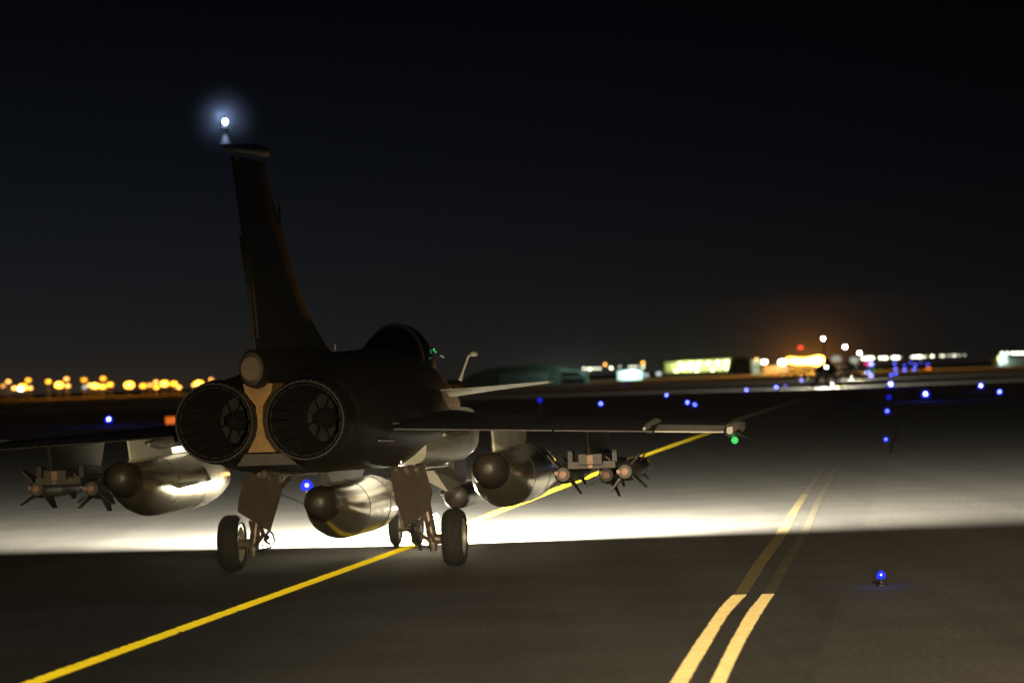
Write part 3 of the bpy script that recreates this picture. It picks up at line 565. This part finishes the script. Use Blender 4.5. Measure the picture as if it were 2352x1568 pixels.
for X, Y, Z, lab in ((-2.39, -2.75, 1.36, 'left wing of the second jet'), (2.39, -2.75, 1.36, 'right wing of the second jet'), (0, -1.75, .98, 'belly of the second jet')):
    src = [o for o in COL.objects if o.name == 'drop_tank'][0]
    c = copy_tree(src); c.location = j2.location + RT * X + FW * Y + Vector((0, 0, Z))
    c['label'] = 'tiny dark drop tank under the ' + lab + ' far ahead'; c['group'] = 'drop tanks under the second jet'

# ------------------------------------------------------------------ blue taxiway lights
def lens_mat(c, power):
    m = bpy.data.materials.new('blue lens'); m.use_nodes = True; n = m.node_tree; n.nodes.clear()
    o = n.nodes.new('ShaderNodeOutputMaterial'); x = n.nodes.new('ShaderNodeMixShader'); a = n.nodes.new('ShaderNodeBsdfTransparent'); b = n.nodes.new('ShaderNodeEmission')
    b.inputs[0].default_value = (c[0] * .12, c[1] * .15, c[2], 1) if c[0] < .2 else (*c, 1); b.inputs[1].default_value = power
    x.inputs[0].default_value = .5; n.links.new(a.outputs[0], x.inputs[1]); n.links.new(b.outputs[0], x.inputs[2]); n.links.new(x.outputs[0], o.inputs[0])
    m.cycles.emission_sampling = 'NONE'; return m
def taxi_light(px, py, D=None, s=1.0, power=60, hgt=.36, halo=0.0, label=None, mat_c=(0.10, 0.16, 1.0), first=[None]):
    hz = 865 - .034 * (px - 1176)
    if D is None: D = (CH - hgt) * F / (py - hz)
    p = at(px, py, D)
    t = empty('taxiway_light', (p.x, p.y, 0))
    h = max(p.z - .05 * s, .06)
    MB().lathe([(0.0, .07), (.022, .07), (.03, .02), (h - .012, .02), (h - .01, .045), (h, .05), (h + .002, 0)], 16, 'Z').build('lamp_stem', 'black', t)
    m = lens_mat(mat_c, 2.2 if power > 10 else 1.0)
    R0 = .12 * s + .02
    MB().lathe([(h, R0 * .8), (h + R0 * .5, R0), (h + R0 * 1.1, R0 * .85), (h + R0 * 1.6, R0 * .4), (h + R0 * 1.7, 0)], 16, 'Z').build('blue_lens', m, t)
    if power >= 8: MB().sphere((0, 0, h + R0 * .8), .045 * s, 10).build('bulb', glow('bulb', (.22, .28, 1), power * 1.1), t)
    tag(t, label, 'taxiway light', 'blue taxiway edge lights')
    if halo: lamp('blue_bulb', 'POINT', (0, 0, h + .2 * s), halo, (0.03, 0.05, 1.0), parent=t, shadow_soft_size=0.05)
    return t
taxi_light(2024, 1325, s=.28, hgt=.10, power=12, halo=3, label='blue taxiway light on its own in the right foreground beside the double line')
taxi_light(705, 1120, s=.9, power=12, label='blue taxiway light seen beneath the jet between the left gear door and the belly tank')
taxi_light(250, 966, s=1.9, power=60, halo=200, label='large blue taxiway light far left above the left wing')
taxi_light(1380, 929, s=1.2, power=26, label='blue taxiway light above the right wing, nearest the canard tip')
taxi_light(1531, 909, s=1.2, power=40, label='blue taxiway light under the green lit hangar, alone at its left end')
taxi_light(1579, 926, s=1.2, power=26, label='left one of the close pair of blue taxiway lights above the wing tip')
taxi_light(1596, 931, s=1.0, power=20, label='right one of the close pair of blue taxiway lights above the wing tip')
taxi_light(1715, 897, s=1.4, power=40, label='blue taxiway light below the dark domed shelter')
taxi_light(1783, 891, s=1.6, power=40, label='blue taxiway light just left of the second jet')
taxi_light(1804, 888, s=1.2, power=8, label='faint violet blue light beside the second jet', mat_c=(.25, .15, 1))
taxi_light(1842, 874, s=2.0, power=12, D=420, label='violet light left of the second jet under the orange glow', mat_c=(.45, .3, 1))
taxi_light(2046, 885, s=2.6, power=90, halo=120, label='brightest blue taxiway light, head of the right-hand column')
taxi_light(2042, 914, s=1.0, power=5, label='dim blue taxiway light, second down in the right-hand column')
taxi_light(2038, 946, s=.9, hgt=.2, power=14, label='blue taxiway light, third down in the right-hand column')
taxi_light(2035, 1011, s=.5, hgt=.10, power=12, label='blue taxiway light, lowest of the right-hand column')
taxi_light(2126, 908, s=2.0, power=70, halo=160, label='bright blue taxiway light with a wide halo right of the column')
taxi_light(2253, 888, s=1.8, power=60, halo=40, label='blue taxiway light toward the right edge, upper of the two there')
taxi_light(2296, 902, s=1.4, power=30, label='blue taxiway light toward the right edge, lower of the two there')
taxi_light(1240, 921, s=.8, power=4, D=150, hgt=.5, label='faint blue light just above the wing beyond the canard')
taxi_light(1435, 881, s=1.2, power=4, label='faint blue light below the pale lit shed')
for i, (px, py, D, s, pw, lab) in enumerate([
    (2055, 835, 900, 3, 18, 'topmost in the cluster straight above the brightest blue light'), (2057, 848, 760, 2.6, 26, 'second in the cluster above the brightest blue light'),
    (2058, 859, 600, 2.2, 16, 'third in the cluster above the brightest blue light'), (2047, 862, 560, 2.0, 16, 'just above the brightest blue light, left of the cluster'),
    (2078, 841, 850, 2.4, 12, 'right of the cluster, upper of a pair one above the other'), (2078, 851, 700, 2.6, 20, 'right of the cluster, lower of a pair one above the other'),
    (2092, 833, 1000, 2.6, 12, 'below the white lamp row, first of four small ones'), (2103, 839, 900, 2.8, 14, 'below the white lamp row, second of four small ones'),
    (2100, 849, 700, 2.4, 24, 'under the four small ones, whitish'), (2115, 832, 1000, 2.4, 10, 'below the white lamp row, third of four small ones'),
    (2131, 838, 900, 2.6, 12, 'directly above the small orange light'), (2001, 838, 700, 5, 22, 'large violet blur right of the far jets, upper one'),
    (1995, 856, 620, 4, 26, 'large violet blur right of the far jets, middle one'), (2001, 864, 560, 3.2, 18, 'large violet blur right of the far jets, lowest one')]):
    taxi_light(px, py, D=D, s=s, power=pw, label='far blue light ' + lab, mat_c=(.12, .16, 1) if i < 11 else (.32, .3, 1))

# ------------------------------------------------------------------ far lamps
def ground_z(p): return 0.0
def far_lamp(px, py, D, color, power, r, name='lamp_post', label='', cat='lamp post', group=None, head='lamp_head', light=0.0):
    p = at(px, py, D); t = empty(name, (p.x, p.y, 0))
    MB().tube([(0, 0, 0), (0, 0, p.z - r * .6)], [.09, .06], 6).build('pole', 'black', t)
    m = glow(head, color, power)
    MB().lathe([(p.z - r * .6, r * .7), (p.z - r * .3, r), (p.z + r * .3, r), (p.z + r * .6, r * .6), (p.z + r * .7, 0)], 10, 'Z').build(head, m, t)
    tag(t, label, cat, group)
    if light: lamp('lamp_light', 'POINT', (0, -r * 1.6, p.z), light, color, parent=t, shadow_soft_size=0.3)
    return t
AMB = (1.0, 0.36, 0.02)
ambers = [(19, 876, .9, 5), (33, 891, .9, 7), (52, 889, 1.7, 12), (65, 873, 1.0, 5), (70, 891, .8, 6), (111, 876, 1.0, 5), (136, 884, 1.6, 14), (153, 870, .9, 5), (156, 886, .8, 7),
          (193, 872, 1.1, 3), (218, 886, 1.5, 8), (237, 869, 1.0, 5), (237, 888, 1.1, 8), (253, 883, 1.1, 7), (297, 884, 1.9, 12), (329, 886, 1.2, 6), (358, 877, .9, 4), (359, 889, 1.0, 6),
          (378, 881, 1.6, 9), (400, 881, 1.2, 7), (411, 889, .9, 6), (457, 881, 1.8, 9), (485, 871, .8, 3), (345, 884, .8, 4), (206, 884, .8, 6), (228, 887, .8, 7), (446, 884, .8, 6), (7, 886, .7, 3)]
pos = ['first', 'second', 'third', 'fourth', 'fifth', 'sixth', 'seventh', 'eighth', 'ninth', 'tenth', 'eleventh', 'twelfth', 'thirteenth', 'fourteenth', 'fifteenth', 'sixteenth', 'seventeenth', 'eighteenth', 'nineteenth', 'twentieth', 'twenty-first', 'twenty-second', 'twenty-third', 'twenty-fourth', 'twenty-fifth', 'twenty-sixth', 'twenty-seventh', 'twenty-eighth']
ambers.sort()
for i, (px, py, r, pw) in enumerate(ambers):
    size = 'large' if r > 1.4 else 'medium' if r > .95 else 'small'
    far_lamp(px, py, 1300, AMB if size != 'small' else (1, .42, .08), pw * .9, r, 'floodlight_mast', f'{size} amber floodlight, {pos[i]} from the left edge above the dark infield', 'floodlight', 'amber floodlights on the left horizon', 'floodlight_head', light=25000 if size == 'large' else 0)
far_lamp(47, 893, 1290, (1, .95, .8), 25, .8, 'floodlight_mast', 'white floodlight among the amber ones nearest the left edge', 'floodlight', 'white floodlights on the left horizon', 'floodlight_head')
far_lamp(195, 889, 1290, (.8, .95, 1), 1.2, .8, 'floodlight_mast', 'faint bluish white floodlight low between two amber clusters', 'floodlight', 'white floodlights on the left horizon', 'floodlight_head')
WH = (1.0, 1.0, 0.72)
row = [(1342, 846), (1353, 847), (1358, 847), (1367, 846), (1377, 846), (1404, 845), (1424, 842), (1447, 842), (1455, 843), (1464, 842), (1477, 843)]
for i, (px, py) in enumerate(row):
    far_lamp(px, py, 1500, WH, (5, 7, 5, 4, 4, 9, 1.5, 3, 4, 2.5, 6)[i], .55, 'lamp_post', f'pale white lamp left of the green lit hangar, {pos[i]} of that low row', 'lamp post', 'pale lamps left of the hangar')
row = [(1983, 823), (1990, 823), (1997, 822), (2004, 822), (2023, 822), (2034, 822), (2053, 821), (2061, 821), (2068, 820), (2095, 820), (2100, 819), (2106, 819), (2112, 819), (2118, 819), (2125, 819), (2141, 818), (2144, 818), (2162, 817), (2167, 817), (2180, 816), (2192, 816), (2202, 816), (2215, 815)]
for i, (px, py) in enumerate(row):
    far_lamp(px, py, 1500, WH, (7, 7, 7, 6, 6, 7, 7, 7, 1.5, 5, 8, 9, 11, 6, 3, 7, 2, 4, 4, 2, 4, 2.5, 2)[i], (.8, .9, .9, .8, .8, .9, .9, .9, .4, .5, .5, .5, .6, .5, .5, .6, .4, .5, .5, .5, .6, .4, .4)[i], 'lamp_post', f'white lamp right of the far jets, {pos[i]} of that long row from the left', 'lamp post', 'white lamp row right of the far jets')
for i, px in enumerate((2302, 2313, 2326, 2336, 2347)):
    far_lamp(px, 811, 1300, (1, 1, .82), (5, 6, 7, 8, 9)[i], .6, 'lamp_post', f'white lamp above the pale building at the right edge, {pos[i]} of five', 'lamp post', 'white lamps at the right edge')
far_lamp(1921, 824, 1400, (1, 1, .78), .34, 2.2, 'floodlight_mast', 'broad dim white glow just right of the orange blaze, left of two', 'floodlight', 'dim white floodlights behind the far jets', 'floodlight_head')
far_lamp(1962, 827, 1400, (1, 1, .78), .42, 2.0, 'floodlight_mast', 'broad dim white glow behind the far jets, right of two', 'floodlight', 'dim white floodlights behind the far jets', 'floodlight_head')
for i, (px, py, r, pw) in enumerate([(1815, 827, 1.8, 25), (1826, 829, 2.0, 30), (1837, 830, 2.0, 34), (1848, 830, 2.0, 36), (1859, 829, 2.0, 40), (1869, 828, 2.2, 60), (1879, 828, 2.6, 90), (1886, 832, 2.2, 60)]):
    far_lamp(px, py, 1200, (1, .42, .045), pw * .35, r, 'floodlight_mast', f'orange floodlight in the merged blaze beside the second jet, {pos[i]} from the left', 'floodlight', 'orange blaze of floodlights on the horizon', 'floodlight_head', light=(200000 if i in (1, 4, 6) else 0))
for px, py, c, pw, r, lab in ((1390, 837, (1, .45, .08), 5, .6, 'small orange lamp standing above the low pale lamp row, left one'), (1477, 833, (1, .45, .08), 6, .6, 'small orange lamp standing above the low pale lamp row, right one'),
                           (1738, 825, (1, .55, .12), 4, .6, 'small orange lamp above the grey block beside the dark dome'), (1756, 831, (1, .98, .7), 14, 1.0, 'white lamp between the grey block and the orange blaze'),
                           (1797, 832, (1, .98, .75), 20, 1.4, 'bright white lamp touching the left of the orange blaze'), (1839, 798, (1, .06, .02), 2.2, 1.0, 'red lamp alone above the orange blaze'),
                           (1787, 861, (1, .02, .03), .8, .7, 'dim red lamp below the orange blaze'), (2133, 848, (1, .2, .02), 3, 1.0, 'small orange lamp low among the far blue lights'),
                           (2006, 853, (.02, .8, .2), 1.5, .9, 'small green lamp beside the violet blurs'), (1990, 836, (.9, .05, .2), 1.2, 1.2, 'crimson lamp beside the violet blurs'),
                           (2296, 823, (.6, 1, .12), 6, .7, 'yellow green lamp on the corner of the pale building at right'), (1898, 843, (1, 1, 1), 40, .3, 'tiny white lamp at the second jet under its fin')):
    far_lamp(px, py, 1250 if px != 1898 else 340, c, pw, r if px != 1898 else .1, 'lamp_post', lab, 'lamp post', None)

# ------------------------------------------------------------------ far buildings
def facing(name, x0, x1, D, depth, label, cat='building'):
    a = at(x0, 850, D); b = at(x1, 850, D); t = empty(name, ((a.x + b.x) / 2, D, 0)); tag(t, label, cat); return t, (b.x - a.x)
def hz(px): return 865 - .034 * (px - 1176)
def zz(px, py, D): return CH + (hz(px) - py) / F * D
t, wd = facing('lit_hangar', 1527, 1679, 1600, 30, 'long low hangar with its front lit yellow green by rows of lamps', 'hangar')
zl, zr, zb = zz(1527, 833, 1600), zz(1679, 823, 1600), 2.0
MB().hull2([(-wd / 2, 0, 0), (wd / 2, 0, 0), (wd / 2, 0, zr), (-wd / 2, 0, zl)], [(-wd / 2, 30, 0), (wd / 2, 30, 0), (wd / 2, 30, zr), (-wd / 2, 30, zl)]).build('hangar_wall', 'wall', t, smooth=0)
MB().hull2([(-wd / 2 - 1, -1.5, zl), (wd / 2 + 1, -1.5, zr), (wd / 2 + 1, -1.5, zr + .5), (-wd / 2 - 1, -1.5, zl + .5)], [(-wd / 2 - 1, 31, zl + 1), (wd / 2 + 1, 31, zr + 1), (wd / 2 + 1, 31, zr + 1.5), (-wd / 2 - 1, 31, zl + 1.5)]).build('roof', 'dwall', t, smooth=0)
pl = MB()
pl.box((0, -2.5, 1.0), (wd + 4, 3, 2.0)); pl.build('front_barrier', 'earth', t, smooth=0)
YG = (0.85, 1.0, 0.28)
for i, (px, py) in enumerate([(1564, 836), (1586, 835), (1606, 834), (1627, 834), (1648, 833), (1669, 831), (1553, 851), (1569, 846), (1585, 846), (1600, 850), (1637, 849), (1668, 845)]):
    p = at(px, py, 1597.0); lx = p.x - t.location.x
    o = MB().sphere((lx, -3.2, p.z), .75 if i < 6 else .6, 10).build('wall_lamp', glow('yellow green lamp', (0.95, 1, 0.5), 9), t)
    if i in (0, 2, 4, 5, 8): lamp('wall_lamp_light', 'POINT', (lx, -3.6, p.z + (1 if i > 5 else -1)), 2200, YG, parent=t, shadow_soft_size=.3)
lamp('wall_wash', 'POINT', (-wd / 2 + 8, -9, 8), 2500, YG, parent=t, shadow_soft_size=.3)
def dome(name, x0, x1, ytop, D, mat, label, dep=26):
    t, wd = facing(name, x0, x1, D, dep, label, 'aircraft shelter'); h = zz((x0 + x1) / 2, ytop, D)
    R = [[(wd / 2 * math.cos(a), y, h * math.sin(a) ** .8 * k) for a in [math.pi * i / 20 for i in range(21)]] for y, k in ((0, 1), (dep, 1))]
    MB().loft(R).build('arched_shell', mat, t)
    MB().hull2([(x, -.3, z) for x, z in ((-wd * .2, 0), (wd * .2, 0), (wd * .2, h * .6), (-wd * .2, h * .6))], [(x, .1, z) for x, z in ((-wd * .2, 0), (wd * .2, 0), (wd * .2, h * .6), (-wd * .2, h * .6))]).build('shelter_door', 'dwall', t, smooth=0)
dome('hardened_shelter', 1680, 1729, 819, 1500, 'earth', 'dark arched aircraft shelter just right of the green lit hangar')
dome('hardened_shelter', 1060, 1345, 838, 900, 'earth', 'wide low dark aircraft shelter behind the canard')
def block(name, x0, x1, ytop, D, mat, label, cat='building', dep=14, win=0):
    t, wd = facing(name, x0, x1, D, dep, label, cat); h = zz((x0 + x1) / 2, ytop, D)
    MB().box((0, dep / 2, h / 2), (wd, dep, h)).build('building_wall', mat, t, smooth=0)
    MB().box((0, dep / 2, h + .15), (wd + .6, dep + .6, .3)).build('flat_roof', 'dwall', t, smooth=0)
    for k in range(win):
        MB().box((wd * ((k + .5) / win - .5), -.03, h * .5), (wd / win * .5, .1, h * .3)).build('window', 'black', t, smooth=0)
    return t, wd, h
t, wd, h = block('low_shed', 1419, 1475, 852, 1150, 'wall', 'small shed lit cyan white by one bright lamp', 'shed', win=3)
lamp('shed_light', 'POINT', (0, -4, h + .5), 9000, (.6, 1, .95), parent=t, shadow_soft_size=.3)
far_lamp(1451, 857, 1140, (.75, 1, .95), 30, 1.3, 'floodlight_mast', 'bright cyan white floodlight in front of the small shed', 'floodlight', None, 'floodlight_head')
far_lamp(1484, 861, 1140, (.7, 1, .95), .8, .8, 'floodlight_mast', 'faint cyan lamp right beside the lit shed', 'floodlight', None, 'floodlight_head')
far_lamp(1513, 858, 1140, (.75, 1, 1), 1.2, .8, 'floodlight_mast', 'faint cyan lamp between the lit shed and the green hangar', 'floodlight', None, 'floodlight_head')
t, wd, h = block('low_building', 1288, 1352, 853, 900, 'dwall', 'low greenish grey building right of the canard tip', win=6)
lamp('yard_light', 'POINT', (0, -7, 5), 3500, (.6, 1, .8), parent=t, shadow_soft_size=.3)
t, wd, h = block('grey_block', 1728, 1750, 826, 1400, 'wall', 'plain grey block standing beside the dark arched shelter', win=2)
lamp('block_light', 'POINT', (0, -9, 6), 5000, (.9, 1, .7), parent=t, shadow_soft_size=.3)
t, wd, h = block('pale_building', 2292, 2352 + 60, 822, 1250, 'dwall', 'pale building at the right edge with two bright lit doorways', win=0)
for x, z0 in ((-wd / 2 + 1.3, .0), (-wd / 2 + 3.2, .5)):
    MB().box((x, -.1, 2.6 + z0), (1.5, .2, 4.2)).build('lit_doorway', glow('lit doorway', (.75, 1, .92), 1.4), t, smooth=0)
lamp('door_light', 'POINT', (-wd / 2 + 2, -4, 3), 3000, (.75, 1, .92), parent=t, shadow_soft_size=.3)
t, wd, h = block('long_shed', 1752, 1812, 839, 1250, 'wall', 'long low shed lit orange at the left of the orange blaze', win=0)
lamp('shed_light', 'POINT', (0, -9, 4), 9000, (1, .45, .1), parent=t, shadow_soft_size=.3)
# orange taxiway sign by the left wing root
p = at(394, 965, 200); t = empty('taxiway_sign', (p.x, p.y, 0))
MB().box((0, 0, p.z), (.74, .14, .46)).build('sign_panel', glow('sign face', (1, .17, .004), .75), t, smooth=0)
MB().box((-.28, 0, (p.z - .24) / 2), (.05, .05, p.z - .24)).build('leg', 'pole', t, smooth=0); MB().box((.28, 0, (p.z - .24) / 2), (.05, .05, p.z - .24)).build('leg', 'pole', t, smooth=0)
tag(t, 'small glowing orange taxiway sign left of the left engine nozzle', 'sign')

# ------------------------------------------------------------------ haze
hb = MB().box((0, 3400, 14), (8800, 7200 - 20 + 620 - 0, 30.0)).build('haze', 'pole', smooth=0)
m = bpy.data.materials.new('haze air'); m.use_nodes = True; n = m.node_tree; n.nodes.clear()
o_ = n.nodes.new('ShaderNodeOutputMaterial'); v_ = n.nodes.new('ShaderNodeVolumePrincipled')
v_.inputs['Color'].default_value = (.9, .9, .9, 1); v_.inputs['Density'].default_value = 0.000012
n.links.new(v_.outputs[0], o_.inputs['Volume']); hb.data.materials.clear(); hb.data.materials.append(m)
tag(hb, 'thin pale night haze over the whole airfield', 'haze', kind='stuff')
